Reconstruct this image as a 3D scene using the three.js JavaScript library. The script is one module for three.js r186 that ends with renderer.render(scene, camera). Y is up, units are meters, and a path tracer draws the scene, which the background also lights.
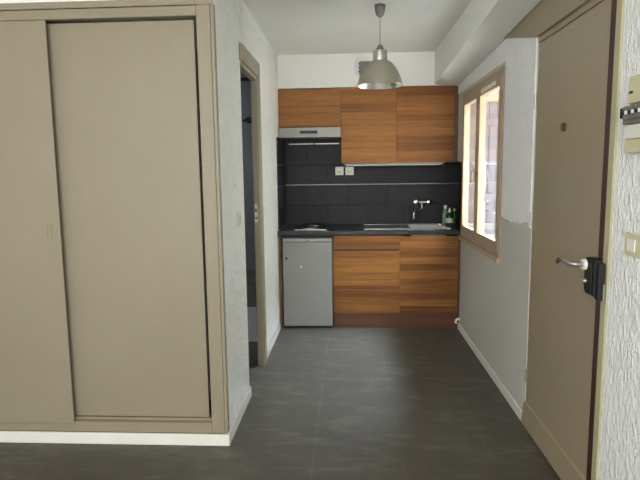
import * as THREE from 'three';
import { RoundedBoxGeometry } from 'three/addons/geometries/RoundedBoxGeometry.js';
import { mergeGeometries } from 'three/addons/utils/BufferGeometryUtils.js';
import { RectAreaLightUniformsLib } from 'three/addons/lights/RectAreaLightUniformsLib.js';

// ------------------------------------------------------------------ camera, sky, daylight, exposure
// x to the right, y up, "depth" d runs away from the photographer (z = -d)
const scene = new THREE.Scene();
const camera = new THREE.PerspectiveCamera(47.68, 640 / 480, 0.05, 100);
camera.position.set(0, 1.4318, 0);
camera.rotation.order = 'YXZ';
camera.rotation.set(-0.1266, 0.0555, -0.0121);
const SKY = 180;
scene.background = new THREE.Color().setRGB(0.80 * SKY, 1.0 * SKY, 1.22 * SKY);      // overcast sky
RectAreaLightUniformsLib.init();
// daylight standing in the big window of the living room behind the photographer
const roomDaylight = new THREE.RectAreaLight(new THREE.Color().setRGB(0.985, 0.99, 1.0), 10.4, 2.6, 1.5);
roomDaylight.position.set(-0.75, 1.6, 1.57);
roomDaylight.lookAt(-0.75, 1.6, -3);
scene.add(roomDaylight);
const renderer = new THREE.WebGLRenderer({ antialias: true });
renderer.toneMapping = THREE.LinearToneMapping;
renderer.toneMappingExposure = 1.0;
renderer.shadowMap.enabled = true;

// ------------------------------------------------------------------ random, noise, textures
function rng(seed) { let s = seed >>> 0; return () => { s = (s + 0x6D2B79F5) | 0; let t = Math.imul(s ^ (s >>> 15), 1 | s); t = (t + Math.imul(t ^ (t >>> 7), 61 | t)) ^ t; return ((t ^ (t >>> 14)) >>> 0) / 4294967296; }; }
function lattice(seed, nx, ny) {                     // periodic value noise on [0,1)^2
  const r = rng(seed), g = new Float32Array(nx * ny); for (let i = 0; i < g.length; i++) g[i] = r();
  return (u, v) => {
    const x = ((u % 1) + 1) % 1 * nx, y = ((v % 1) + 1) % 1 * ny, i = Math.floor(x) % nx, j = Math.floor(y) % ny, i2 = (i + 1) % nx, j2 = (j + 1) % ny;
    let a = x - Math.floor(x), b = y - Math.floor(y); a = a * a * (3 - 2 * a); b = b * b * (3 - 2 * b);
    return (g[j * nx + i] * (1 - a) + g[j * nx + i2] * a) * (1 - b) + (g[j2 * nx + i] * (1 - a) + g[j2 * nx + i2] * a) * b;
  };
}
function fbm(seed, nx, ny, oct) {
  const l = []; for (let k = 0; k < oct; k++) l.push(lattice(seed + k * 17, nx << k, ny << k));
  return (u, v) => { let s = 0, w = 0, a = 1; for (const f of l) { s += f(u, v) * a; w += a; a *= 0.55; } return s / w; };
}
function tex(w, h, fn, color = true) {
  const d = new Uint8Array(w * h * 4);
  for (let j = 0; j < h; j++) for (let i = 0; i < w; i++) {
    const c = fn(i / w, j / h), o = (j * w + i) * 4, q = typeof c === 'number' ? [c, c, c] : c;
    for (let k = 0; k < 3; k++) d[o + k] = Math.max(0, Math.min(255, Math.round(q[k] * 255)));
    d[o + 3] = 255;
  }
  const t = new THREE.DataTexture(d, w, h); t.wrapS = t.wrapT = THREE.RepeatWrapping; t.magFilter = THREE.LinearFilter; t.minFilter = THREE.LinearMipmapLinearFilter; t.generateMipmaps = true;
  if (color) t.colorSpace = THREE.SRGBColorSpace; t.needsUpdate = true; return t;
}
const rep = (t, sx, sy = sx) => { t.repeat.set(1 / sx, 1 / sy); return t; };          // uv are metres: one repeat every sx x sy metres
const mix3 = (a, b, t) => a.map((x, i) => x + (b[i] - x) * t);
const S = (r, g, b) => [r / 255, g / 255, b / 255];
const std = (p) => new THREE.MeshStandardMaterial(p);
const css = (r, g, b) => new THREE.Color().setRGB(r / 255, g / 255, b / 255, THREE.SRGBColorSpace);

// roughcast paint: upright drips and blobs
const nA = fbm(11, 26, 12, 4), nB = lattice(12, 40, 40), nC = fbm(13, 5, 4, 4), nD = lattice(14, 90, 60);
const roughcastBump = rep(tex(512, 512, (u, v) => { const a = nA(u + 0.02 * nB(u, v), v), b = nD(u, v); return Math.pow(Math.max(0, Math.min(1, (a - 0.28) * 2.1)), 1.4) * 0.85 + b * 0.15; }, false), 0.27);
const roughcastFine = rep(tex(512, 512, (u, v) => Math.pow(Math.max(0, Math.min(1, (nA(v, u) - 0.25) * 1.9)), 1.3) * 0.7 + nD(u, v) * 0.3, false), 0.5);
const roughcastMap = (base, dark) => rep(tex(256, 256, (u, v) => mix3(base, dark, 0.75 * Math.max(0, nC(u, v) - 0.35) + 0.15 * nA(u, v))), 0.42);
const M = {};
M.roughcastLeft = std({ map: roughcastMap(S(243, 243, 238), S(226, 225, 218)), bumpMap: roughcastFine, bumpScale: 0.011, roughness: 0.75 });
M.roughcastRight = std({ map: roughcastMap(S(242, 243, 241), S(230, 230, 227)), bumpMap: roughcastBump, bumpScale: 0.006, roughness: 0.6 });
const nS = fbm(21, 3, 3, 5), nS2 = lattice(23, 120, 120);
const smoothMap = (a, b, m = 1.5) => rep(tex(256, 256, (u, v) => mix3(a, b, Math.max(0, Math.min(1, (nS(u, v) - 0.3) * 1.6)) * 0.85 + nS2(u, v) * 0.15)), m);
M.smoothWall = std({ map: smoothMap(S(196, 194, 186), S(186, 183, 174)), roughness: 0.8 });
M.whiteWall = std({ map: smoothMap(S(237, 237, 231), S(231, 231, 224)), roughness: 0.85 });
M.ceiling = std({ map: smoothMap(S(237, 236, 230), S(230, 229, 222)), roughness: 0.9 });
M.whiteTrim = std({ map: smoothMap(S(226, 225, 218), S(212, 209, 198), 0.6), roughness: 0.5 });
M.beige = std({ map: smoothMap(S(141, 131, 110), S(136, 126, 105), 0.9), roughness: 0.5 });
M.beigeDark = std({ color: css(140, 126, 106), roughness: 0.6 });
M.doorBeige = std({ map: rep(tex(256, 256, (u, v) => mix3(S(151, 138, 114), S(142, 129, 106), nS(u, v * 0.999) * 0.7 + nS2(u, v) * 0.3)), 0.8, 1.6), roughness: 0.42 });
M.windowBeige = std({ color: css(168, 147, 122), roughness: 0.5 });
M.creamTrim = std({ color: css(172, 166, 132), roughness: 0.6 });
M.redBrown = std({ color: css(62, 30, 26), roughness: 0.5 });
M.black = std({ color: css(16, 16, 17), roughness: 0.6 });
M.void = std({ color: css(40, 36, 32), roughness: 0.9 });
// grey-brown vinyl sheet with a faint printed 44 cm pattern
const TILE = 0.4435, nF = fbm(31, 9, 8, 6), nF2 = fbm(33, 12, 36, 4), nF3 = lattice(35, 300, 300), nF4 = fbm(37, 16, 16, 3);
const floorMap = rep(tex(1024, 1024, (u, v) => {
  let c = mix3(S(66, 63, 55), S(87, 83, 74), Math.max(0, Math.min(1, (nF(u, v) - 0.30) * 1.7)));
  c = mix3(c, S(118, 115, 108), Math.max(0, nF2(u, v) - 0.52) * 1.4 + Math.max(0, nF4(u, v) - 0.6) * 0.9);
  c = mix3(c, S(70, 64, 56), nF3(u, v) * 0.16);
  const fu = (u * 4) % 1, fv = (v * 4) % 1, e = Math.min(fu, 1 - fu, fv, 1 - fv) * TILE;
  if (e < 0.006) c = mix3(c, S(122, 118, 110), 0.30 * Math.max(0, nF4(v, u) * 1.6 - 0.45));
  return c;
}), TILE * 4);
const floorRough = rep(tex(256, 256, (u, v) => 0.42 + 0.25 * nF(u, v), false), TILE * 4);
M.floor = std({ map: floorMap, roughnessMap: floorRough, roughness: 1.0 });
// slate tiles
const nT = fbm(41, 8, 10, 5), nT2 = lattice(43, 200, 200);
const slateMap = (k) => rep(tex(256, 256, (u, v) => mix3(S(20 + k, 21 + k, 23 + k), S(34 + k, 35 + k, 38 + k), Math.max(0, nT(u, v) - 0.3) * 1.3 + 0.12 * nT2(u, v))), 0.7);
const slateBump = rep(tex(256, 256, (u, v) => nT(u, v), false), 0.7);
M.slate = [0, 4, -4].map((k) => new THREE.MeshPhysicalMaterial({ map: slateMap(k), bumpMap: slateBump, bumpScale: 0.0015, roughness: 0.45, specularIntensity: 0.42 }));
M.grout = std({ color: css(46, 46, 47), roughness: 0.9 });
M.worktop = std({ map: rep(tex(256, 256, (u, v) => mix3(S(28, 29, 31), S(44, 45, 48), nT2(u, v) * 0.5 + nT(u, v) * 0.4)), 0.5), roughness: 0.32 });
// wood staves: grain runs along u
const woodNoise = [];
for (let k = 0; k < 5; k++) {
  const g1 = fbm(51 + k * 7, 2, 22, 4), g2 = fbm(53 + k * 7, 5, 90, 3), g3 = fbm(57 + k * 7, 3, 5, 3), tone = [0.30, 0.75, 0.05, 0.50, 1.15][k];
  woodNoise.push(rep(tex(512, 256, (u, v) => {
    const wv = v + 0.025 * g3(u, v); let c = mix3(S(130, 87, 41), S(84, 50, 20), tone * 0.55 + (g1(u, wv) - 0.5) * 0.85);
    c = mix3(c, S(76, 40, 14), Math.max(0, g2(u, wv) - 0.52) * 1.35); return c;
  }), 0.9, 0.36));
}
M.wood = woodNoise.map((t) => new THREE.MeshPhysicalMaterial({ map: t, roughness: 0.5, specularIntensity: 0.4 }));
M.woodDark = std({ map: woodNoise[4], color: new THREE.Color(0.62, 0.52, 0.46), roughness: 0.5 });
M.steel = std({ color: css(178, 177, 174), metalness: 1, roughness: 0.34 });
M.hoodSteel = std({ color: css(122, 120, 115), metalness: 0.85, roughness: 0.45 });
M.brushed = std({ color: css(196, 192, 182), metalness: 1, roughness: 0.42 });
M.lampOut = std({ color: css(156, 152, 134), metalness: 0.35, roughness: 0.5 });
M.lampIn = std({ color: css(225, 224, 220), metalness: 1, roughness: 0.28 });
M.chrome = std({ color: css(225, 225, 228), metalness: 1, roughness: 0.14 });
M.greyPlastic = std({ color: css(112, 110, 104), roughness: 0.6 });
M.whitePlastic = std({ color: css(226, 224, 214), roughness: 0.4 });
M.creamPlastic = std({ color: css(204, 198, 160), roughness: 0.4 });
M.fridge = std({ map: smoothMap(S(132, 132, 128), S(128, 128, 124), 0.5), roughness: 0.38 });
M.fridgeTrim = std({ color: css(150, 152, 147), roughness: 0.4 });
M.glass = new THREE.MeshPhysicalMaterial({ color: 0xffffff, transmission: 1, thickness: 0, roughness: 0.0, ior: 1.5 });
M.hobGlass = std({ color: css(22, 21, 21), roughness: 0.12 });
M.bathWall = std({ map: smoothMap(S(128, 126, 128), S(116, 114, 117)), roughness: 0.6 });
M.bathBand = std({ color: css(120, 106, 92), roughness: 0.6 });
M.bathWhite = std({ color: css(222, 222, 226), roughness: 0.3 });
M.shutter = std({ map: smoothMap(S(74, 67, 67), S(66, 60, 61), 0.6), roughness: 0.7 });
M.shutterDark = std({ color: css(66, 55, 48), roughness: 0.7 });
M.creamBoard = std({ color: css(112, 106, 88), roughness: 0.7 });
M.brickwork = std({ map: smoothMap(S(112, 92, 80), S(98, 80, 70)), roughness: 0.9 });
M.facade = std({ map: smoothMap(S(222, 214, 198), S(210, 202, 186)), roughness: 0.9 });
M.paving = std({ map: smoothMap(S(206, 203, 196), S(190, 187, 180)), roughness: 0.9 });
M.soapGreen = new THREE.MeshPhysicalMaterial({ color: css(48, 98, 58), transmission: 0.55, thickness: 0.03, roughness: 0.12, ior: 1.4 });
M.soapClear = new THREE.MeshPhysicalMaterial({ color: css(190, 205, 195), transmission: 0.6, thickness: 0.03, roughness: 0.15, ior: 1.4 });
M.yellow = std({ color: css(206, 170, 60), roughness: 0.4 });
M.redLabel = std({ color: css(200, 206, 190), roughness: 0.6 });
M.sheer = new THREE.MeshPhysicalMaterial({ color: css(228, 222, 210), transmission: 0.1, thickness: 0, roughness: 1 });
M.frosted = new THREE.MeshPhysicalMaterial({ color: css(235, 235, 232), transmission: 0.8, thickness: 0, roughness: 1 });
M.peep = std({ color: css(104, 64, 44), roughness: 0.45, metalness: 0.3 });

// ------------------------------------------------------------------ builders
function planarUV(g) {                                  // uv in metres from world position and the facing of each vertex
  const p = g.attributes.position, n = g.attributes.normal, uv = new Float32Array(p.count * 2);
  for (let i = 0; i < p.count; i++) {
    const ax = Math.abs(n.getX(i)), ay = Math.abs(n.getY(i)), az = Math.abs(n.getZ(i)), x = p.getX(i), y = p.getY(i), z = p.getZ(i);
    if (ay >= ax && ay >= az) { uv[2 * i] = x; uv[2 * i + 1] = z; } else if (ax >= az) { uv[2 * i] = z; uv[2 * i + 1] = y; } else { uv[2 * i] = x; uv[2 * i + 1] = y; }
  }
  g.setAttribute('uv', new THREE.BufferAttribute(uv, 2)); return g;
}
// box between x, y and depth limits, edges rounded by r
function bx(x0, x1, y0, y1, d0, d1, r = 0) {
  const w = x1 - x0, h = y1 - y0, l = d1 - d0;
  const g = r > 0 ? new RoundedBoxGeometry(w, h, l, 2, Math.min(r, w / 2.01, h / 2.01, l / 2.01)) : new THREE.BoxGeometry(w, h, l);
  g.translate((x0 + x1) / 2, (y0 + y1) / 2, -(d0 + d1) / 2); return planarUV(g);
}
// solid between a bottom quad and a top quad, each [x, y, d] x 4 in the same order
function solid(b, t) {
  const P = [...b, ...t].map(([x, y, d]) => [x, y, -d]), F = [[0, 1, 2, 3], [4, 7, 6, 5], [0, 4, 5, 1], [1, 5, 6, 2], [2, 6, 7, 3], [3, 7, 4, 0]], v = [];
  for (const f of F) for (const k of [0, 1, 2, 0, 2, 3]) v.push(...P[f[k]]);
  const g = new THREE.BufferGeometry(); g.setAttribute('position', new THREE.BufferAttribute(new Float32Array(v), 3)); g.computeVertexNormals(); return planarUV(g);
}
function cyl(r0, r1, h, at, axis = 'y', seg = 24) {
  const g = new THREE.CylinderGeometry(r1, r0, h, seg); if (axis === 'x') g.rotateZ(Math.PI / 2); if (axis === 'z') g.rotateX(Math.PI / 2);
  g.translate(at[0], at[1], -at[2]); return g;
}
function tube(pts, r, seg = 24, rs = 10) { return new THREE.TubeGeometry(new THREE.CatmullRomCurve3(pts.map(([x, y, d]) => new THREE.Vector3(x, y, -d)), false, 'catmullrom', 0.25), seg, r, rs, false); }
function lathe(pts, at, seg = 40) { const g = new THREE.LatheGeometry(pts.map(([r, y]) => new THREE.Vector2(r, y)), seg); g.translate(at[0], at[1], -at[2]); return g; }
function merge(...gs) { return mergeGeometries(gs.flat().map((g) => { const n = g.index ? g.toNonIndexed() : g; for (const k of Object.keys(n.attributes)) if (!['position', 'normal', 'uv'].includes(k)) n.deleteAttribute(k); return n; })); }

const taken = new Map();
function numbered(n) { const k = taken.get(n) || 0; taken.set(n, k + 1); return k ? n + '_' + String(k).padStart(3, '0') : n; }
const origin = new WeakMap();
function thing(name, label, category, at = [0, 0, 0], extra = {}) {     // a Group at the thing's base
  const o = new THREE.Group(); o.name = numbered(name); o.position.set(at[0], at[1], -at[2]); scene.add(o);
  o.userData = { label, category, ...extra }; origin.set(o, new THREE.Vector3(at[0], at[1], -at[2])); return o;
}
function part(name, geo, mat, parent, label) {
  const at = origin.get(parent), g = geo.clone().translate(-at.x, -at.y, -at.z), m = new THREE.Mesh(g, mat);
  m.name = name; m.castShadow = m.receiveShadow = true; parent.add(m); origin.set(m, at); if (label) m.userData.label = label; return m;
}
const STRUCT = { kind: 'structure' };
function struct(name, label, category, at) { return thing(name, label, category, at, STRUCT); }
function one(name, label, category, geo, mat, extra = {}) {              // a thing that is one mesh
  geo.computeBoundingBox(); const b = geo.boundingBox, at = [(b.min.x + b.max.x) / 2, b.min.y, -(b.min.z + b.max.z) / 2];
  const m = new THREE.Mesh(geo.clone().translate(-at[0], -at[1], at[2]), mat); m.name = numbered(name); m.position.set(at[0], at[1], -at[2]);
  m.castShadow = m.receiveShadow = true; m.userData = { label, category, ...extra }; scene.add(m); origin.set(m, new THREE.Vector3(at[0], at[1], -at[2])); return m;
}

// ------------------------------------------------------------------ the setting
const XL = -0.65, XR = 0.981, H = 2.475, DB = 5.43, DK = 4.83, DW = 2.68, XN = 1.085, DREAR = -1.7, XROOM = -3.0;
one('floor', 'grey-brown mottled vinyl sheet floor running up to the kitchen', 'floor', (() => { const g = bx(XROOM - 0.15, XN + 0.1, -0.1, 0, DREAR - 0.15, DB + 0.15); const uv = g.attributes.uv; for (let i = 0; i < uv.count; i++) uv.setXY(i, uv.getX(i) + 0.19, -uv.getY(i) - 3.355 + 0.002); return g; })(), M.floor, STRUCT);
one('ceiling', 'plain off-white painted ceiling carrying the pendant lamp', 'ceiling', bx(XROOM - 0.15, XN + 0.1, H, H + 0.15, DREAR - 0.15, DB + 0.15), M.ceiling, STRUCT);

// left corridor wall with the bathroom doorway (opening 3.315 to 3.87, up to 2.085)
{
  const w = struct('wall_left', 'cream roughcast corridor wall pierced by the narrow bathroom doorway', 'wall', [XL - 0.05, 0, 4]);
  part('masonry', merge(bx(XL - 0.036, XL, 0, H, DW + 0.03, 3.315), bx(XL - 0.036, XL, 2.085, H, 3.315, 3.87), bx(XL - 0.036, XL, 0, H, 3.87, DB + 0.1)), M.roughcastLeft, w);
}
{ // painted casing of the bathroom doorway
  const t = struct('door_frame', 'beige painted wooden casing round the narrow bathroom doorway', 'door frame', [XL, 0, 3.9]);
  part('casing', bx(XL + 0.0005, XL + 0.018, 0, 2.19, 3.872, 3.95, 0.006), M.beige, t);
  part('casing', bx(XL + 0.0005, XL + 0.018, 2.087, 2.19, 3.29, 3.871, 0.006), M.beige, t);
  part('jamb', bx(XL - 0.036, XL + 0.010, 0, 2.084, 3.853, 3.869, 0.003), M.beige, t);
  part('jamb', bx(XL - 0.036, XL - 0.001, 0, 2.084, 3.316, 3.328, 0.002), M.creamTrim, t);
  part('head_jamb', bx(XL - 0.036, XL + 0.010, 2.06, 2.0845, 3.329, 3.852, 0.003), M.beige, t);
  const sp = part('strike_plate', bx(XL - 0.030, XL - 0.010, 1.07, 1.20, 3.8505, 3.8528), M.brushed, t, 'small metal strike plate');
  part('latch_hole', bx(XL - 0.026, XL - 0.014, 1.145, 1.17, 3.8495, 3.8504), M.black, sp);
  part('latch_hole', bx(XL - 0.026, XL - 0.014, 1.095, 1.11, 3.8495, 3.8504), M.black, sp);
}
// bathroom seen through the doorway
{
  const w = struct('wall_bathroom', 'dark grey bathroom walls beyond the doorway', 'wall', [-1.5, 0, 5.3]);
  part('back_wall', bx(-2.1, XL - 0.037, 0.36, H, 5.25, 5.35), M.bathWall, w);
  part('back_wall_base', bx(-2.1, XL - 0.037, 0, 0.36, 5.25, 5.35), M.bathWall, w);
  part('tile_band', bx(-2.1, XL - 0.037, 0.40, 0.47, 5.235, 5.2495), M.bathBand, w);
  part('side_wall', merge(bx(-2.2, -2.1, 0, 1.4, 3.301, 5.35), bx(-2.2, -2.1, 2.0, H, 3.301, 5.35), bx(-2.2, -2.1, 1.4, 2.0, 3.301, 4.65), bx(-2.2, -2.1, 1.4, 2.0, 5.05, 5.35)), M.bathWall, w);   // with a small window opening
  part('frosted_pane', bx(-2.16, -2.156, 1.401, 1.999, 4.651, 5.049), M.frosted, w);
}
{
  const t = thing('shower_base', 'raised white shower base with taupe top inside the dark bathroom', 'shower', [-1.4, 0, 4.8]);
  part('apron', bx(-2.09, -0.755, 0, 0.30, 4.42, 5.234, 0.008), M.bathWhite, t);
  part('tray', bx(-2.08, -0.76, 0.3005, 0.32, 4.43, 5.233, 0.006), M.bathBand, t);
}
one('curtain_rod', 'dark shower curtain rod high in the bathroom doorway', 'curtain rod', cyl(0.014, 0.014, 1.34, [-1.425, 2.165, 4.43], 'x'), M.black);
{
  const t = thing('wall_hook', 'black hook on the grey bathroom wall', 'hook', [-0.955, 1.93, 5.25]);
  part('back_plate', bx(-0.975, -0.93, 1.89, 1.95, 5.238, 5.2495, 0.004), M.black, t);
  part('prong', tube([[-0.955, 1.94, 5.24], [-0.965, 1.93, 5.20], [-0.985, 1.905, 5.18], [-0.995, 1.915, 5.165]], 0.012), M.black, t);
}
// right wall: masonry, upper roughcast coat and smooth lower part; door opening 2.14-2.985, window 3.555-4.808
const XO = XR + 0.15;
{
  const w = struct('wall_right', 'right-hand wall with rough white render above and smooth grey paint below', 'wall', [XR + 0.07, 0, 3]);
  part('masonry', merge(bx(XR, XO, 0, H, 2.985, 3.555), bx(XR, XO, 0, 0.857, 3.555, 4.808), bx(XR, XO, 2.058, H, 3.555, 4.808), bx(XR, XO, 0, H, 4.808, 4.86), bx(XR, XO, 1.50, H, 4.8605, 5.049), bx(XR, XO, 2.105, H, 2.08, 2.985)), M.smoothWall, w);
  part('niche_wall', merge(bx(XN, XN + 0.1, 0, 1.50, 4.861, 5.05), bx(XN, XN + 0.1, 0, H, 5.05, DB + 0.1)), M.whiteWall, w);
  part('near_masonry', bx(XR, XO, 0, H, DREAR - 0.1, 2.08), M.roughcastRight, w);
  // roughcast coat: a 5 mm coat whose lower edge wanders at about 1.12 m
  const sh = new THREE.Shape(), r = rng(5); sh.moveTo(-2.99, 2.11); sh.lineTo(-2.99, 1.112);
  for (let d = 3.03; d < 3.53; d += 0.035) sh.lineTo(-d, 1.124 + (r() - 0.5) * 0.012 + 0.012 * Math.sin(d * 9));
  sh.lineTo(-3.552, 1.13); sh.lineTo(-3.552, 2.10); sh.lineTo(-5.048, 2.10); sh.lineTo(-5.048, 2.17); sh.lineTo(-3.565, 2.232);
  const g = new THREE.ExtrudeGeometry(sh, { depth: 0.005, bevelEnabled: true, bevelThickness: 0.001, bevelSize: 0.001, bevelSegments: 1 });
  g.rotateY(-Math.PI / 2); g.translate(XR - 0.0012, 0, 0);
  part('render_coat', planarUV(g), M.roughcastRight, w, 'rough white render coat');
}
// boxed beam along the ceiling above the window, its underside not quite level
{
  const XB = XR + 0.02;
  one('beam', 'white boxed beam along the ceiling above the kitchen window', 'beam', merge(
    solid([[0.765, 2.300, 2.65], [XB, 2.276, 2.65], [XB, 2.168, 5.06], [0.765, 2.19, 5.06]], [[0.765, H, 2.65], [XB, H, 2.65], [XB, H, 5.06], [0.765, H, 5.06]]),
    solid([[0.765, 2.33, DREAR], [XB, 2.30, DREAR], [XB, 2.276, 2.65], [0.765, 2.300, 2.65]], [[0.765, H, DREAR], [XB, H, DREAR], [XB, H, 2.65], [0.765, H, 2.65]])), M.whiteWall, STRUCT);
}
{ // beige frieze on the wall above the entrance door, its far end cut on the slant up to the beam
  const t = struct('trim_1', 'beige frieze board above the entrance door, cut on the slant', 'frieze', [XR, 2.1, 2.6]);
  const sh = new THREE.Shape(); sh.moveTo(-1.2, 2.1045); sh.lineTo(-2.985, 2.1045); sh.lineTo(-3.555, 2.2345); sh.lineTo(-2.65, 2.277); sh.lineTo(-1.2, 2.282); sh.closePath();
  const g = new THREE.ExtrudeGeometry(sh, { depth: 0.012, bevelEnabled: true, bevelThickness: 0.002, bevelSize: 0.0, bevelSegments: 1 }); g.rotateY(-Math.PI / 2); g.translate(XR - 0.0025, 0, 0);
  part('board', planarUV(g), M.doorBeige, t);
  part('edge_bead', solid([[XR - 0.0235, 2.228, 3.552], [XR - 0.015, 2.228, 3.552], [XR - 0.015, 2.270, 2.65], [XR - 0.0235, 2.270, 2.65]], [[XR - 0.0235, 2.235, 3.552], [XR - 0.015, 2.235, 3.552], [XR - 0.015, 2.277, 2.65], [XR - 0.0235, 2.277, 2.65]]), M.creamTrim, t);
}
// bulkhead above the wall units
one('wall_bulkhead', 'white bulkhead between the wall units and the ceiling', 'wall', bx(XL, XN, 2.18, H, 5.062, DB), M.whiteWall, STRUCT);
// back wall with its slate tiles
{
  const w = struct('wall_back', 'kitchen back wall clad in black slate tiles', 'wall', [0.2, 0, DB]);
  part('masonry', bx(XL - 0.1, XN + 0.1, 0, H, DB, DB + 0.12), M.grout, w);
  const r = rng(77), JW = 0.003, rows = [[0.9015, 1.094], [1.094, 1.293], [1.293, 1.491], [1.491, 1.690], [1.690, 1.735]], TW = 0.3945;
  rows.forEach(([y0, y1], k) => {
    const first = -0.418 - 3 * TW + (k % 2 ? 0 : TW * 0.5);
    for (let x = first; x < XN; x += TW) {
      const a = Math.max(XL + 0.011, x) + JW / 2, b = Math.min(XN - 0.011, x + TW) - JW / 2; if (b - a < 0.01) continue;
      if (k >= 3 && a > -0.07) continue;
      const g = bx(a, b, y0 + JW / 2, y1 - JW / 2, DB - 0.009 - r() * 0.001, DB - 0.0005, 0.0015), uv = g.attributes.uv, du = r(), dv = r();
      for (let i = 0; i < uv.count; i++) uv.setXY(i, uv.getX(i) + du, uv.getY(i) + dv);
      part('tile', g, M.slate[Math.floor(r() * 3)], w);
    }
  });
  for (const [xa, xb, D0] of [[XL + 0.0005, XL + 0.0095, 4.875], [XN - 0.0095, XN - 0.0005, 4.866]])      // the tiles turn the corners onto the side walls
    rows.forEach(([y0, y1], k) => {
      const cut = k % 2 ? 5.27 : 5.08;
      for (const [a, b] of [[D0, cut], [cut, DB - 0.011]]) if (k < 3 || xa < 0) part('tile', bx(xa, xb, y0 + JW / 2, y1 - JW / 2, a + JW / 2, b - JW / 2, 0.0015), M.slate[Math.floor(r() * 3)], w);
    });
}
// baseboards
one('baseboard_right', 'white painted baseboard under the kitchen window', 'baseboard', bx(XR - 0.014, XR - 0.0005, 0.0005, 0.06, 2.99, 4.858, 0.004), M.whiteTrim, STRUCT);
{
  const t = struct('baseboard_left', 'white baseboard along the left corridor wall', 'baseboard', [XL, 0, 3.5]);
  part('board', bx(XL + 0.0005, XL + 0.013, 0.0005, 0.066, DW + 0.001, 3.314, 0.003), M.whiteTrim, t);
  part('board', bx(XL + 0.0005, XL + 0.013, 0.0005, 0.066, 3.951, 4.82, 0.003), M.whiteTrim, t);
}
one('baseboard_front', 'white baseboard along the foot of the wardrobe', 'baseboard', bx(XROOM, XL + 0.013, 0.0005, 0.063, DW - 0.013, DW + 0.0005, 0.003), M.whiteTrim, STRUCT);

// ------------------------------------------------------------------ living room behind the photographer (lights the scene)
{
  const w = struct('wall_rear', 'white living room wall with a large window behind the viewpoint', 'wall', [-1, 0, DREAR - 0.1]);
  const a = -2.05, b = 0.55, y0 = 0.85, y1 = 2.35, D0 = DREAR - 0.25, D1 = DREAR;
  part('masonry', merge(bx(XROOM, a, 0, H, D0, D1), bx(b, XR, 0, H, D0, D1), bx(a, b, 0, y0, D0, D1), bx(a, b, y1, H, D0, D1)), M.whiteWall, w);
  const v = struct('window_2', 'large living room window behind the viewpoint', 'window', [-0.75, y0, DREAR - 0.2]);
  for (const [p, q] of [[a, a + 0.06], [b - 0.06, b], [-0.79, -0.71]]) part('frame', bx(p, q, y0, y1, D0 + 0.03, D0 + 0.09, 0.004), M.whiteTrim, v);
  part('frame', bx(a + 0.061, b - 0.061, y0, y0 + 0.06, D0 + 0.031, D0 + 0.089, 0.004), M.whiteTrim, v);
  part('frame', bx(a + 0.061, b - 0.061, y1 - 0.06, y1, D0 + 0.031, D0 + 0.089, 0.004), M.whiteTrim, v);
  part('pane', bx(a + 0.061, -0.791, y0 + 0.061, y1 - 0.061, D0 + 0.06, D0 + 0.062), M.glass, v);
  part('pane', bx(-0.709, b - 0.061, y0 + 0.061, y1 - 0.061, D0 + 0.06, D0 + 0.062), M.glass, v);
}
{ // closed sheer curtain in front of that window
  const P = [], N = 220; for (let i = 0; i <= N; i++) { const u = i / N, x = -2.2 + u * 2.9, d = DREAR + 0.07 + 0.025 * Math.sin(u * 150); P.push([x, d]); }
  const g = new THREE.BufferGeometry(), v = []; for (let i = 0; i < N; i++) { const [a, b] = P[i], [c, e] = P[i + 1]; for (const [x, y, d] of [[a, 0.05, b], [c, 0.05, e], [c, 2.42, e], [a, 0.05, b], [c, 2.42, e], [a, 2.42, b]]) v.push(x, y, -d); }
  g.setAttribute('position', new THREE.BufferAttribute(new Float32Array(v), 3)); g.computeVertexNormals(); planarUV(g);
  const t = thing('curtain', 'closed white sheer curtain over the living room window behind the viewpoint', 'curtain', [-0.75, 0.05, DREAR + 0.07]);
  part('cloth', g, M.sheer, t); part('rod', cyl(0.012, 0.012, 3.0, [-0.75, 2.435, DREAR + 0.07], 'x'), M.steel, t);
}
one('wall_room', 'white living room side wall out to the left of the viewpoint', 'wall', bx(XROOM - 0.12, XROOM, 0, H, DREAR - 0.1, 3.3), M.whiteWall, STRUCT);

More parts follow.
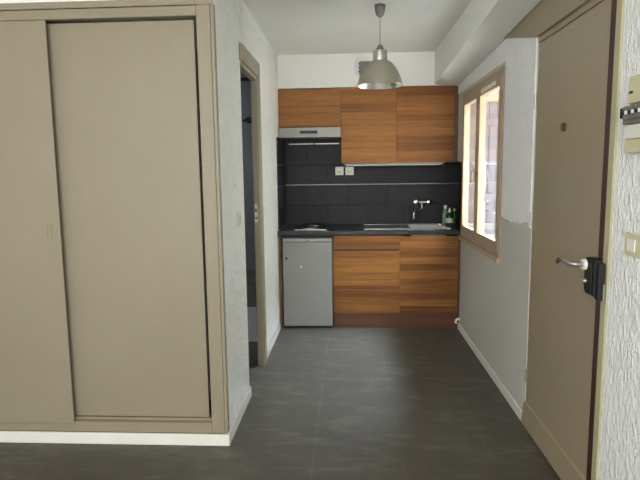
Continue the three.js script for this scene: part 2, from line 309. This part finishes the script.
// ------------------------------------------------------------------ built-in wardrobe with sliding doors
{
  const w = struct('wall_wardrobe', 'white wall strip above the beige wardrobe', 'wall', [-1.8, 2.26, DW]);
  part('masonry', bx(XROOM, XL - 0.001, 2.258, H, DW + 0.002, DW + 0.08), M.whiteWall, w);
  part('closet_back', bx(XROOM, XL - 0.037, 0, H, 3.24, 3.3), M.whiteWall, w);
}
{
  const XI = -0.731;
  const t = thing('wardrobe', 'beige built-in wardrobe with two large sliding doors', 'wardrobe', [-1.8, 0, DW]);
  part('corner_post', bx(XI, XL - 0.012, 0.0635, 2.257, DW, DW + 0.035, 0.003), M.beige, t);
  part('corner_bead', merge(bx(XL - 0.011, XL + 0.006, 0.067, 2.23, DW - 0.004, DW + 0.03, 0.004), bx(XL - 0.024, XL - 0.0125, 0.067, 2.23, DW - 0.004, DW - 0.0005, 0.0015)), M.beige, t);
  part('header', bx(XROOM + 0.001, XI - 0.0005, 2.178, 2.224, DW + 0.0005, DW + 0.035, 0.002), M.beige, t);
  part('header_bead', bx(XROOM + 0.001, XL + 0.006, 2.2255, 2.257, DW - 0.008, DW - 0.0005, 0.004), M.beige, t);
  part('bottom_rail', bx(XROOM + 0.001, XI - 0.0005, 0.0635, 0.120, DW + 0.0005, DW + 0.09, 0.003), M.beige, t);
  part('end_panel', bx(XROOM + 0.001, -2.56, 0.1205, 2.177, DW + 0.001, DW + 0.029, 0.003), M.beige, t);
  part('door_track', bx(XROOM + 0.001, XI - 0.0005, 0.1205, 0.133, DW + 0.030, DW + 0.085), M.beigeDark, t);
  const l = part('sliding_door', bx(-2.55, -1.471, 0.112, 2.174, DW - 0.0095, DW + 0.0003, 0.004), M.beige, t);
  const r = part('sliding_door', bx(-1.62, XI - 0.022, 0.136, 2.168, DW + 0.036, DW + 0.056, 0.003), M.beige, t);
  const pull = (x, y, d, s) => {
    const ring = new THREE.Shape(); const R = 0.013, L = 0.026; ring.absarc(0, L, R, 0, Math.PI); ring.absarc(0, -L, R, Math.PI, 2 * Math.PI);
    const hole = new THREE.Path(); hole.absarc(0, L, R - 0.004, 0, Math.PI); hole.absarc(0, -L, R - 0.004, Math.PI, 2 * Math.PI); ring.holes.push(hole);
    const g = new THREE.ExtrudeGeometry(ring, { depth: 0.002, bevelEnabled: false, curveSegments: 10 }); g.translate(x, y, -d); part('finger_pull', g, M.beigeDark, s);
    const c = new THREE.Shape(); c.absarc(0, L, R - 0.004, 0, Math.PI); c.absarc(0, -L, R - 0.004, Math.PI, 2 * Math.PI);
    const g2 = new THREE.ExtrudeGeometry(c, { depth: 0.0006, bevelEnabled: false, curveSegments: 10 }); g2.translate(x, y, -d); part('pull_recess', g2, M.beige, s);
  };
  pull(-1.527, 1.144, DW - 0.0098, l); pull(-0.768, 1.155, DW + 0.0357, r);
}

// ------------------------------------------------------------------ entrance door on the right
{
  const t = struct('door_1', 'flat beige entrance door with peephole and rim lock', 'door', [XR, 0, 2.57]);
  const DA = 2.172, DZ = 2.984;
  const leaf = part('leaf', bx(XR + 0.003, XR + 0.045, 0.012, 2.072, DA, DZ - 0.004, 0.003), M.doorBeige, t);
  part('head_strip', bx(XR + 0.000, XR + 0.05, 2.075, 2.103, 2.1255, DZ, 0.004), M.doorBeige, t);
  part('weather_bar', solid([[XR - 0.020, 0.012, DA + 0.002], [XR + 0.0025, 0.012, DA + 0.002], [XR + 0.0025, 0.012, DZ - 0.006], [XR - 0.020, 0.012, DZ - 0.006]],
    [[XR - 0.008, 0.130, DA + 0.002], [XR + 0.0025, 0.135, DA + 0.002], [XR + 0.0025, 0.135, DZ - 0.006], [XR - 0.008, 0.130, DZ - 0.006]]), M.doorBeige, leaf);
  part('frame_edge', bx(XR - 0.006, XR + 0.05, 0, 2.0745, 2.125, 2.171, 0.003), M.redBrown, t, 'dark red-brown frame edge');
  part('casing', bx(XR - 0.008, XR + 0.05, 0, 2.103, 2.081, 2.1245, 0.003), M.creamTrim, t, 'yellowish cream casing strip');
  part('backing', bx(XR + 0.051, XR + 0.15, 0, 2.10, 2.0815, 2.984), M.void, t);
  const p = part('peephole', cyl(0.019, 0.019, 0.012, [XR - 0.003, 1.618, 2.588], 'x'), M.peep, leaf, 'brown peephole disc');
  for (const y of [1.16, 0.28, 1.78]) part('hinge', cyl(0.006, 0.006, 0.075, [XR - 0.004, y, DZ - 0.003], 'y', 12), M.brushed, t);
  void p;
}
{
  const t = thing('rim_lock', 'black rim lock with lever handle on the entrance door', 'lock', [XR, 0.93, 2.2]);
  part('case', bx(XR - 0.038, XR + 0.002, 0.932, 1.078, 2.122, 2.205, 0.006), M.black, t);
  part('case_lip', bx(XR - 0.045, XR - 0.0385, 0.945, 1.065, 2.135, 2.195, 0.003), M.black, t);
  part('keeper', bx(XR - 0.036, XR - 0.0125, 0.925, 1.07, 2.085, 2.1205, 0.004), M.black, t);
  part('keeper_plate', bx(XR - 0.020, XR - 0.0125, 0.915, 0.99, 2.080, 2.0845, 0.001), M.steel, t);
  part('thumb_turn', cyl(0.010, 0.008, 0.012, [XR - 0.051, 0.985, 2.180], 'x', 16), M.brushed, t);
  part('rosette', cyl(0.023, 0.021, 0.012, [XR - 0.0515, 1.050, 2.188], 'x', 28), M.whitePlastic, t, 'white round rosette');
  part('lever', tube([[XR - 0.058, 1.050, 2.188], [XR - 0.085, 1.050, 2.190], [XR - 0.100, 1.051, 2.205], [XR - 0.103, 1.053, 2.250], [XR - 0.103, 1.056, 2.275], [XR - 0.104, 1.052, 2.300], [XR - 0.106, 1.040, 2.318]], 0.0095, 48, 14), M.steel, t, 'bent steel lever');
}
{ // electrical board, running out of the picture
  const t = thing('electrical_board', 'cream electrical board with a row of breakers by the entrance door', 'fuse box', [XR, 1.47, 1.9]);
  part('back_board', bx(XR - 0.012, XR - 0.001, 1.478, 1.735, 1.60, 1.975, 0.003), M.creamPlastic, t);
  part('cover', bx(XR - 0.030, XR - 0.0125, 1.645, 1.735, 1.605, 1.957, 0.004), M.creamPlastic, t);
  part('catch', bx(XR - 0.034, XR - 0.0305, 1.678, 1.686, 1.925, 1.945, 0.001), M.black, t);
  part('breaker_rail', bx(XR - 0.030, XR - 0.0125, 1.578, 1.640, 1.602, 1.985, 0.003), M.greyPlastic, t, 'grey breaker row');
  for (let k = 0; k < 16; k++) { const d = 1.972 - k * 0.0215; const b = part('breaker', bx(XR - 0.038, XR - 0.0305, 1.594, 1.636, d - 0.018, d, 0.002), M.greyPlastic, t); part('switch_lever', bx(XR - 0.045, XR - 0.0385, 1.610, 1.622, d - 0.014, d - 0.005, 0.001), k % 2 ? M.whitePlastic : M.black, b); }
  part('terminal', bx(XR - 0.036, XR - 0.0125, 1.60, 1.635, 1.9855, 1.996, 0.002), M.black, t);
  part('label_strip', bx(XR - 0.026, XR - 0.0125, 1.528, 1.574, 1.604, 1.978, 0.002), M.whitePlastic, t);
  part('lower_cover', bx(XR - 0.028, XR - 0.0125, 1.480, 1.525, 1.604, 1.963, 0.003), M.creamPlastic, t);
}
{
  const t = thing('light_switch', 'cream light switch with white rocker beside the entrance door', 'switch', [XR, 1.12, 1.94]);
  part('plate', bx(XR - 0.010, XR - 0.001, 1.125, 1.205, 1.854, 1.962, 0.006), M.creamPlastic, t);
  part('rocker', bx(XR - 0.015, XR - 0.0105, 1.143, 1.187, 1.885, 1.938, 0.003), M.whitePlastic, t, 'white rocker');
}
{
  const t = thing('light_switch', 'small old switch on the roughcast left wall near the bathroom doorway', 'switch', [XL, 1.11, 3.12]);
  part('plate', bx(XL + 0.001, XL + 0.009, 1.112, 1.207, 3.095, 3.165, 0.006), M.whitePlastic, t);
  part('rocker', bx(XL + 0.0095, XL + 0.015, 1.135, 1.185, 3.115, 3.145, 0.003), M.creamPlastic, t);
}

// ------------------------------------------------------------------ kitchen window
{
  const t = struct('window_1', 'beige wooden two-sash kitchen window with bright panes', 'window', [XR, 0.857, 4.18]);
  const a = 3.556, b = 4.807, y0 = 0.858, y1 = 2.057, x0 = XR - 0.012, x1 = XR + 0.045;
  part('frame', bx(x0, x1, y0, y1, a, a + 0.034, 0.004), M.windowBeige, t);
  part('frame', bx(x0, x1, y0, y1, b - 0.034, b, 0.004), M.windowBeige, t);
  part('frame', bx(x0, x1, y1 - 0.034, y1, a + 0.0345, b - 0.0345, 0.004), M.windowBeige, t);
  part('frame', bx(x0, x1, y0, y0 + 0.034, a + 0.0345, b - 0.0345, 0.004), M.windowBeige, t);
  part('sill', bx(XR - 0.030, XR - 0.0005, 0.822, 0.8575, a - 0.012, b + 0.004, 0.004), M.windowBeige, t);
  part('architrave', merge(bx(XR - 0.018, XR - 0.0125, y0, y1 + 0.012, a - 0.010, a + 0.012, 0.002), bx(XR - 0.018, XR - 0.0125, y1 - 0.012, y1 + 0.012, a + 0.0125, b, 0.002)), M.windowBeige, t);
  const mid = 4.222;
  for (const [d0, d1] of [[a + 0.035, mid - 0.0005], [mid + 0.0005, b - 0.035]]) {
    const s = part('sash', merge(bx(XR - 0.018, XR + 0.028, y0 + 0.035, y1 - 0.035, d0, d0 + 0.055, 0.004), bx(XR - 0.018, XR + 0.028, y0 + 0.035, y1 - 0.035, d1 - 0.055, d1, 0.004),
      bx(XR - 0.018, XR + 0.028, y0 + 0.035, y0 + 0.095, d0 + 0.0555, d1 - 0.0555, 0.004), bx(XR - 0.018, XR + 0.028, y1 - 0.095, y1 - 0.035, d0 + 0.0555, d1 - 0.0555, 0.004)), M.windowBeige, t);
    part('pane', bx(XR + 0.004, XR + 0.008, y0 + 0.096, y1 - 0.096, d0 + 0.056, d1 - 0.056), M.glass, s);
  }
  part('trickle_vent', bx(XR - 0.028, XR - 0.0185, 1.976, 2.004, 3.72, 4.10, 0.008), M.whitePlastic, t, 'white slot vent');
  for (const y of [1.02, 1.9]) part('hinge', cyl(0.007, 0.007, 0.06, [XR - 0.022, y, a + 0.034], 'y', 12), M.beigeDark, t);
  const h = part('handle_plate', bx(XR - 0.024, XR - 0.0185, 1.34, 1.47, mid - 0.012, mid + 0.012, 0.003), M.beigeDark, t);
  part('handle', tube([[XR - 0.024, 1.42, mid], [XR - 0.05, 1.42, mid], [XR - 0.055, 1.40, mid], [XR - 0.055, 1.33, mid]], 0.008), M.beigeDark, h);
}
one('trim_2', 'dark taupe lining of the outer window reveal', 'trim', bx(XR + 0.046, XO + 0.001, 0.86, 2.055, 4.790, 4.8075), M.shutterDark, STRUCT);
{ // open shutter leaf outside, standing square to the facade
  const t = thing('shutter', 'pale vertical-board shutter open outside the kitchen window', 'shutter', [1.45, 0.85, 4.86]);
  for (let k = 0; k < 9; k++) part('board', bx(1.142 + k * 0.068, 1.142 + k * 0.068 + 0.0655, 0.80, 2.035, 4.862, 4.882, 0.003), M.shutter, t);
  part('top_board', bx(1.142, 1.75, 2.005, 2.35, 4.840, 4.8615, 0.003), M.creamBoard, t, 'cream board above the shutter leaf');
  for (const y of [1.15, 1.80]) part('batten', bx(1.145, 1.745, y, y + 0.07, 4.846, 4.8615, 0.003), M.shutter, t);
}
{ // courtyard: facing house and the eave over the window
  const g = one('ground_outside', 'pale courtyard paving outside the window', 'ground', bx(XO, 5.5, -1.7, -1.6, -6, 16), M.paving, STRUCT); void g;
  const f = struct('facade_opposite', 'pale rendered house front across the courtyard', 'facade', [4.6, -3, 4.5]);
  part('front', bx(4.4, 4.8, -3, 4.5, -6, 16), M.facade, f);
  part('eave_board', bx(4.25, 4.85, 4.501, 4.6, -6, 16), M.windowBeige, f);
  one('facade_wing', 'projecting house wing beside the courtyard', 'facade', bx(1.35, 4.39, -1.59, 6, 1.95, 2.1), M.brickwork, STRUCT);
  one('eave', 'overhanging eave outside above the kitchen window', 'eave', bx(XO + 0.001, 1.88, 2.56, 2.68, 2.11, 7.0), M.facade, STRUCT);
  one('facade_own', 'outer house wall around the kitchen window', 'facade', bx(XN + 0.101, XN + 0.2, -2.99, 2.55, 4.905, 7.0), M.facade, STRUCT);
}

// ------------------------------------------------------------------ kitchen units
const rw = rng(901);
function woodFront(name, parent, x0, x1, y0, y1, d, cuts) {         // a front made of horizontal staves on a backing board
  const p = part(name, bx(x0 + 0.001, x1 - 0.001, y0 + 0.001, y1 - 0.001, d + 0.008, d + 0.018), M.woodDark, parent);
  let ys = cuts ? [...cuts] : [];
  if (!cuts) { let y = y0; while (y1 - y > 0.16) { y += 0.05 + rw() * 0.085; ys.push(y); } }
  ys = [y0, ...ys, y1]; let last = -1;
  for (let i = 0; i + 1 < ys.length; i++) {
    let k = Math.floor(rw() * 5); if (k === last) k = (k + 1 + Math.floor(rw() * 3)) % 5; last = k;
    const g = bx(x0, x1, ys[i] + (i ? 0.0004 : 0), ys[i + 1] - 0.0004, d, d + 0.0075, 0.0012), uv = g.attributes.uv, du = rw() * 3, dv = rw() * 3;
    for (let q = 0; q < uv.count; q++) uv.setXY(q, uv.getX(q) + du, uv.getY(q) + dv);
    part('stave', g, M.wood[k], p);
  }
  return p;
}
{ // wall units
  const spec = [[-0.648, -0.0765, 1.829, 2.172, 'wooden wall cabinet above the extractor hood', [1.93, 2.02, 2.11]], [-0.0755, 0.4245, 1.500, 2.175, 'wooden wall cabinet behind the pendant lamp, middle of the three', [1.56, 1.63, 1.735, 1.81, 1.90, 1.955, 2.03, 2.10]], [0.4255, 0.945, 1.497, 2.175, 'wooden wall cabinet nearest the window', [1.54, 1.60, 1.735, 1.83, 1.875, 1.925, 1.965, 2.02, 2.10]]];
  for (const [x0, x1, y0, y1, label, cuts] of spec) {
    const t = thing('wall_cabinet', label, 'cabinet', [(x0 + x1) / 2, y0, 5.24], { group: 'wall cabinets' });
    part('carcass', bx(x0, x1, y0 + 0.002, y1 - 0.002, 5.069, DB - 0.012), M.woodDark, t);
    woodFront('door', t, x0 + 0.001, x1 - 0.001, y0, y1, 5.05, cuts);
    if (x1 > 0.9) part('filler_panel', bx(0.9455, 0.985, y0, y1, 5.052, 5.40, 0.002), M.woodDark, t, 'darker wood end panel');
  }
}
{ // base units
  one('end_panel', 'narrow wooden end panel left of the fridge', 'panel', bx(XL + 0.015, -0.622, 0.0005, 0.855, DK, 5.40, 0.002), M.wood[3]);
  const a = thing('base_cabinet', 'wooden base cabinet with drawer and door beside the fridge', 'cabinet', [0.15, 0, 5.1], { group: 'base cabinets' });
  part('carcass', bx(-0.150, 0.4465, 0.142, 0.857, DK + 0.02, 5.41), M.woodDark, a);
  woodFront('drawer', a, -0.150, 0.4455, 0.733, 0.853, DK, [0.79]);
  woodFront('door', a, -0.150, 0.4455, 0.145, 0.716, DK, [0.22, 0.29, 0.40, 0.455, 0.52, 0.59, 0.655]);
  part('grip_rail', bx(-0.150, 0.4455, 0.7175, 0.7315, DK + 0.012, DK + 0.0195), M.black, a);
  const b = thing('base_cabinet', 'wooden base cabinet with one tall door under the sink', 'cabinet', [0.7, 0, 5.1], { group: 'base cabinets' });
  part('carcass', merge(bx(0.4475, 0.465, 0.142, 0.857, DK + 0.02, 5.41), bx(0.9475, 0.965, 0.142, 0.857, DK + 0.02, 5.41), bx(0.4655, 0.947, 0.142, 0.160, DK + 0.02, 5.41), bx(0.4655, 0.947, 0.1605, 0.857, 5.395, 5.41)), M.woodDark, b);
  woodFront('door', b, 0.4475, 0.962, 0.145, 0.845, DK, [0.21, 0.27, 0.33, 0.46, 0.535, 0.60, 0.655, 0.74, 0.80]);
  part('filler_panel', bx(0.966, 0.980, 0.0005, 0.857, DK + 0.001, DK + 0.028, 0.001), M.woodDark, b);
  one('plinth', 'dark wooden plinth along the foot of the base cabinets', 'plinth', bx(-0.150, 0.965, 0.0005, 0.140, DK + 0.035, DK + 0.052, 0.001), M.woodDark);
}
{
  const g = merge(bx(XL + 0.001, 0.979, 0.858, 0.899, DK - 0.012, 4.862, 0.006), bx(XL + 0.011, 0.550, 0.858, 0.899, 4.8625, DB - 0.011, 0.001), bx(0.870, XN - 0.011, 0.858, 0.899, 4.8625, DB - 0.011, 0.001), bx(0.550, 0.870, 0.858, 0.899, 4.8625, 4.930), bx(0.550, 0.870, 0.858, 0.899, 5.250, DB - 0.011));
  M.worktop = new THREE.MeshPhysicalMaterial({ map: M.worktop.map, roughness: 0.32, specularIntensity: 0.6 });
  one('worktop', 'black laminate worktop along the whole kitchen', 'worktop', g, M.worktop);
}
{ // small fridge
  const t = thing('fridge', 'small light grey under-counter fridge', 'fridge', [-0.385, 0, 5.1]);
  part('cabinet', bx(-0.606, -0.162, 0.02, 0.828, DK + 0.04, 5.38, 0.005), M.fridge, t);
  const d = part('door', bx(-0.608, -0.160, 0.022, 0.800, DK - 0.012, DK + 0.036, 0.010), M.fridge, t);
  part('top_trim', bx(-0.608, -0.160, 0.803, 0.829, DK - 0.008, DK + 0.036, 0.006), M.fridgeTrim, t, 'pale top trim');
  part('trim_badge', bx(-0.405, -0.365, 0.810, 0.822, DK - 0.010, DK - 0.0085, 0.0005), M.greyPlastic, t);
  part('lock', cyl(0.011, 0.011, 0.006, [-0.573, 0.650, DK - 0.0145], 'z', 20), M.black, d, 'black round lock');
  part('sticker', cyl(0.007, 0.007, 0.002, [-0.442, 0.575, DK - 0.0128], 'z', 20), M.whitePlastic, d, 'small white dot');
  part('kick_strip', bx(-0.600, -0.168, 0.0005, 0.0195, DK + 0.02, DK + 0.06), M.black, t);
}
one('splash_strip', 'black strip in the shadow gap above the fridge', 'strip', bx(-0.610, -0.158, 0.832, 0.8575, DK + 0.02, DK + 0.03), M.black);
{ // extractor hood
  const t = thing('extractor_hood', 'slim stainless extractor hood under the left wall cabinet', 'extractor hood', [-0.37, 1.73, 5.2]);
  part('front', bx(-0.648, -0.078, 1.735, 1.826, 5.022, 5.048, 0.004), M.hoodSteel, t);
  part('body', bx(-0.640, -0.082, 1.745, 1.826, 5.0485, 5.41, 0.002), M.greyPlastic, t);
  part('control_panel', bx(-0.452, -0.292, 1.770, 1.796, 5.019, 5.0215, 0.0012), M.black, t, 'black control slot');
  part('filter', bx(-0.63, -0.36, 1.739, 1.7445, 5.08, 5.35), M.steel, t);
  part('filter', bx(-0.35, -0.095, 1.739, 1.7445, 5.08, 5.35), M.steel, t);
  part('visor', bx(-0.595, -0.352, 1.690, 1.700, 5.385, 5.400, 0.002), M.brushed, t);
  part('visor', bx(-0.338, -0.100, 1.690, 1.700, 5.385, 5.400, 0.002), M.brushed, t);
  part('visor_back', bx(-0.60, -0.095, 1.700, 1.7445, 5.388, 5.398), M.black, t);
}
{ // strip lamp, switched off, under the wall units
  const t = thing('strip_light', 'slim unlit strip light under the wall cabinets', 'lamp', [0.4, 1.47, 5.1]);
  part('housing', bx(-0.04, 0.85, 1.482, 1.4965, 5.055, 5.105, 0.003), M.hoodSteel, t);
  part('diffuser', cyl(0.008, 0.008, 0.87, [0.405, 1.478, 5.075], 'x', 16), M.brushed, t);
  part('end_cap', bx(-0.052, -0.041, 1.468, 1.4965, 5.058, 5.102, 0.003), M.greyPlastic, t);
  part('end_cap', bx(0.851, 0.862, 1.468, 1.4965, 5.058, 5.102, 0.003), M.greyPlastic, t);
}
for (const [x, label] of [[-0.100, 'white wall socket on the slate tiles nearer the hood'], [0.000, 'white wall socket on the slate tiles under the middle wall cabinet']]) {
  const t = thing('wall_socket', label, 'socket', [x, 1.39, DB], { group: 'sockets on the slate tiles' }), D = DB - 0.0105;
  part('plate', bx(x - 0.041, x + 0.041, 1.387, 1.469, D - 0.010, D, 0.004), M.whitePlastic, t);
  const c = part('socket_ring', new THREE.TorusGeometry(0.022, 0.004, 8, 28).translate(x, 1.428, -(D - 0.010)), M.whitePlastic, t);
  part('socket_well', cyl(0.019, 0.019, 0.002, [x, 1.428, D - 0.011], 'z', 24), M.creamPlastic, c);
  part('pin', cyl(0.0035, 0.0035, 0.008, [x, 1.438, D - 0.015], 'z', 10), M.chrome, c);
}
{
  const t = thing('utensil_rail', 'thin metal utensil rail across the slate tiles', 'rail', [0.2, 1.29, DB]);
  part('bar', cyl(0.0065, 0.0065, 1.70, [0.215, 1.296, DB - 0.035], 'x', 12), M.steel, t);
  for (const x of [-0.6, -0.1, 0.42, 0.95]) part('bracket', bx(x - 0.008, x + 0.008, 1.288, 1.304, DB - 0.028, DB - 0.0105, 0.002), M.steel, t);
}
{ // electric hob
  const t = thing('hob', 'small black electric hob with two hotplates and steel edge', 'hob', [-0.355, 0.9, 5.11]);
  part('steel_edge', bx(-0.502, -0.210, 0.8995, 0.909, 4.868, 5.368, 0.003), M.steel, t);
  part('glass_top', bx(-0.495, -0.217, 0.9095, 0.913, 4.878, 5.36, 0.001), M.hobGlass, t);
  for (const [d, r] of [[5.00, 0.075], [5.22, 0.09]]) { const p = part('hotplate', cyl(r, r, 0.006, [-0.365, 0.9165, d], 'y', 40), M.black, t); part('hotplate_ring', new THREE.TorusGeometry(r + 0.004, 0.003, 8, 40).rotateX(Math.PI / 2).translate(-0.365, 0.914, -d), M.steel, p); }
  for (const d of [4.97, 5.05]) part('knob', cyl(0.014, 0.012, 0.016, [-0.245, 0.921, d], 'y', 18), M.black, t);
}
{ // inset sink with drainer
  const t = thing('sink', 'stainless inset sink with grooved drainer in the black worktop', 'sink', [0.5, 0.9, 5.08]);
  const y = 0.9, X0 = 0.13, X1 = 0.905, D0 = 4.885, D1 = 5.30, b0 = 0.555, b1 = 0.865, e0 = 4.935, e1 = 5.245;
  part('rim', merge(bx(X0, X1, y - 0.0008, y + 0.006, D0, e0, 0.003), bx(X0, X1, y - 0.0008, y + 0.006, e1, D1, 0.003), bx(X0, b0, y - 0.0008, y + 0.005, e0, e1, 0.001), bx(b1, X1, y - 0.0008, y + 0.006, e0, e1, 0.001)), M.steel, t);
  const bw = part('bowl', merge(bx(b0 - 0.003, b1 + 0.003, 0.740, 0.743, e0 - 0.003, e1 + 0.003), bx(b0 - 0.003, b0, 0.743, y, e0 - 0.003, e1 + 0.003), bx(b1, b1 + 0.003, 0.743, y, e0 - 0.003, e1 + 0.003), bx(b0, b1, 0.743, y, e0 - 0.003, e0), bx(b0, b1, 0.743, y, e1, e1 + 0.003)), M.steel, t);
  part('bead', merge(bx(X0, X1, y + 0.006, y + 0.009, D0, D0 + 0.008, 0.002), bx(X0, X1, y + 0.006, y + 0.010, D1 - 0.008, D1, 0.002), bx(b0 - 0.006, b0, y + 0.006, y + 0.009, e0, e1, 0.002), bx(b1, b1 + 0.006, y + 0.006, y + 0.009, e0, e1, 0.002), bx(b0, b1, y + 0.006, y + 0.016, e1, e1 + 0.006, 0.002)), M.chrome, t);
  part('drain', cyl(0.03, 0.03, 0.003, [(b0 + b1) / 2, 0.7448, 5.09], 'y', 24), M.chrome, bw);
  for (let k = 0; k < 8; k++) part('drainer_rib', bx(0.17 + k * 0.045, 0.182 + k * 0.045, y + 0.005, y + 0.009, e0 + 0.01, e1 - 0.01, 0.002), M.steel, t);
}
{ // wall mixer tap
  const t = thing('mixer_tap', 'chrome wall mixer tap with two handles above the sink', 'tap', [0.705, 1.06, DB]), y = 1.118, D = DB - 0.07;
  part('body', cyl(0.017, 0.017, 0.10, [0.705, y, D], 'x', 20), M.chrome, t);
  for (const s of [-1, 1]) {
    part('handle', lathe([[0, -0.012], [0.022, -0.012], [0.028, -0.004], [0.028, 0.008], [0.020, 0.016], [0, 0.018]], [0, 0, 0], 24).rotateX(Math.PI / 2).translate(0.705 + s * 0.062, y, -D + 0.022), M.chrome, t);
    part('wall_union', cyl(0.014, 0.014, 0.06, [0.705 + s * 0.035, y, DB - 0.041], 'z', 16), M.chrome, t);
  }
  part('spout_joint', cyl(0.011, 0.011, 0.05, [0.705, y - 0.036, D], 'y', 16), M.chrome, t);
  part('spout', tube([[0.705, y - 0.058, D], [0.70, y - 0.075, D - 0.01], [0.672, y - 0.082, D - 0.06], [0.635, y - 0.078, D - 0.12], [0.612, y - 0.085, D - 0.155], [0.608, y - 0.11, D - 0.16], [0.608, y - 0.15, D - 0.16]], 0.0095, 40, 12), M.chrome, t);
}
{ // bottles
  const a = thing('soap_bottle', 'green washing-up liquid bottle with white cap by the window', 'bottle', [0.945, 0.9, 5.20], { group: 'bottles on the worktop' });
  part('body', lathe([[0, 0], [0.030, 0], [0.034, 0.006], [0.034, 0.08], [0.029, 0.105], [0.014, 0.125], [0.012, 0.130]], [0.945, 0.8995, 5.20], 28), M.soapGreen, a);
  part('label', lathe([[0.0345, 0.03], [0.0345, 0.072]], [0.945, 0.8995, 5.20], 28), M.redLabel, a);
  part('cap', lathe([[0.0135, 0.128], [0.0135, 0.150], [0.006, 0.154], [0.006, 0.170], [0, 0.171]], [0.945, 0.8995, 5.20], 20), M.whitePlastic, a);
  const b = thing('soap_bottle', 'clear bottle with white cap standing behind the green bottle', 'bottle', [0.93, 0.9, 5.31], { group: 'bottles on the worktop' });
  part('body', lathe([[0, 0], [0.028, 0], [0.030, 0.006], [0.030, 0.11], [0.024, 0.135], [0.013, 0.150], [0.012, 0.156]], [0.925, 0.8995, 5.325], 28), M.soapClear, b);
  part('cap', lathe([[0.016, 0.154], [0.016, 0.176], [0.012, 0.188], [0, 0.189]], [0.925, 0.8995, 5.325], 20), M.whitePlastic, b);
  const c = thing('soap_bottle', 'small bottle with yellow cap in the corner of the worktop', 'bottle', [1.005, 0.9, 5.28], { group: 'bottles on the worktop' });
  part('body', lathe([[0, 0], [0.022, 0], [0.024, 0.006], [0.024, 0.10], [0.018, 0.125], [0.011, 0.134]], [1.005, 0.8995, 5.28], 28), M.soapGreen, c);
  part('cap', lathe([[0.012, 0.134], [0.012, 0.158], [0, 0.159]], [1.005, 0.8995, 5.28], 20), M.yellow, c);
}
{ // round vent with dark grille, half hidden by the lamp
  const t = thing('wall_vent', 'round white vent cover with dark box on the bulkhead behind the lamp', 'vent', [0.15, 2.28, 5.06]);
  part('cover_disc', lathe([[0, 0], [0.108, 0], [0.112, -0.003], [0.112, -0.005], [0, -0.005]].reverse(), [0, 0, 0], 48).rotateX(Math.PI / 2).translate(0.155, 2.345, -5.056), M.whiteWall, t);
  part('grille_box', bx(0.092, 0.20, 2.285, 2.395, 5.010, 5.0545, 0.004), M.greyPlastic, t);
  for (let k = 0; k < 3; k++) part('clip', bx(0.086, 0.096, 2.300 + k * 0.033, 2.314 + k * 0.033, 5.004, 5.0095, 0.001), M.black, t);
}
{ // white pipe stub by the skirting
  const t = thing('pipe_stub', 'small white pipe stub at the foot of the right cabinet', 'pipe', [0.955, 0.07, DK]);
  part('pipe', tube([[0.979, 0.10, 4.79], [0.955, 0.10, 4.795], [0.945, 0.085, 4.80], [0.945, 0.06, 4.80]], 0.010), M.whitePlastic, t);
  part('collar', cyl(0.014, 0.014, 0.012, [0.972, 0.10, 4.791], 'x', 18), M.whitePlastic, t);
}

// ------------------------------------------------------------------ pendant lamp
{
  const X = 0.199, D = 3.636, t = thing('pendant_lamp', 'brushed metal dome pendant lamp hanging from the ceiling', 'lamp', [X, 1.96, D]);
  part('ceiling_cup', lathe([[0, -0.075], [0.010, -0.074], [0.022, -0.064], [0.030, -0.045], [0.034, -0.015], [0.034, 0], [0, 0]], [X, H - 0.0005, D]), M.greyPlastic, t);
  part('cord', cyl(0.002, 0.002, 0.17, [X, 2.318, D], 'y', 8), M.greyPlastic, t);
  part('cord_grip', lathe([[0.004, 0.040], [0.012, 0.034], [0.026, 0.006], [0.026, 0], [0, 0]].reverse(), [X, 2.195, D]), M.greyPlastic, t);
  part('neck', lathe([[0, 0], [0.044, 0], [0.047, 0.004], [0.046, 0.060], [0.042, 0.066], [0, 0.066]], [X, 2.128, D]), M.brushed, t);
  const dome = [], inn = []; for (let k = 0; k <= 20; k++) { const a = k / 20 * Math.PI / 2; dome.push([0.052 + 0.094 * (0.6 * Math.sin(a) + 0.4 * (1 - Math.cos(a))), 1.985 + 0.142 * Math.cos(a)]); }
  for (let k = 0; k <= 20; k++) { const a = k / 20 * Math.PI / 2; inn.push([0.046 + 0.096 * (0.6 * Math.sin(a) + 0.4 * (1 - Math.cos(a))), 1.982 + 0.138 * Math.cos(a)]); }
  const sh = part('shade', lathe([[0, 2.128], ...dome, [0.149, 1.979], [0.149, 1.974], [0.146, 1.972]].map(([r, y]) => [r, y - 1.97]).reverse(), [X, 1.97, D], 64), M.lampOut, t);
  part('reflector', lathe([[0.0, 2.121], ...inn, [0.1455, 1.9725]].map(([r, y]) => [r, y - 1.97]), [X, 1.97, D], 64), M.lampIn, sh, 'shiny silver inside');
  part('bulb', lathe([[0, 0], [0.02, 0.004], [0.03, 0.03], [0.026, 0.055], [0.014, 0.08], [0.014, 0.11], [0, 0.11]], [X, 2.01, D], 24), M.whitePlastic, sh);
}
renderer.render(scene, camera);
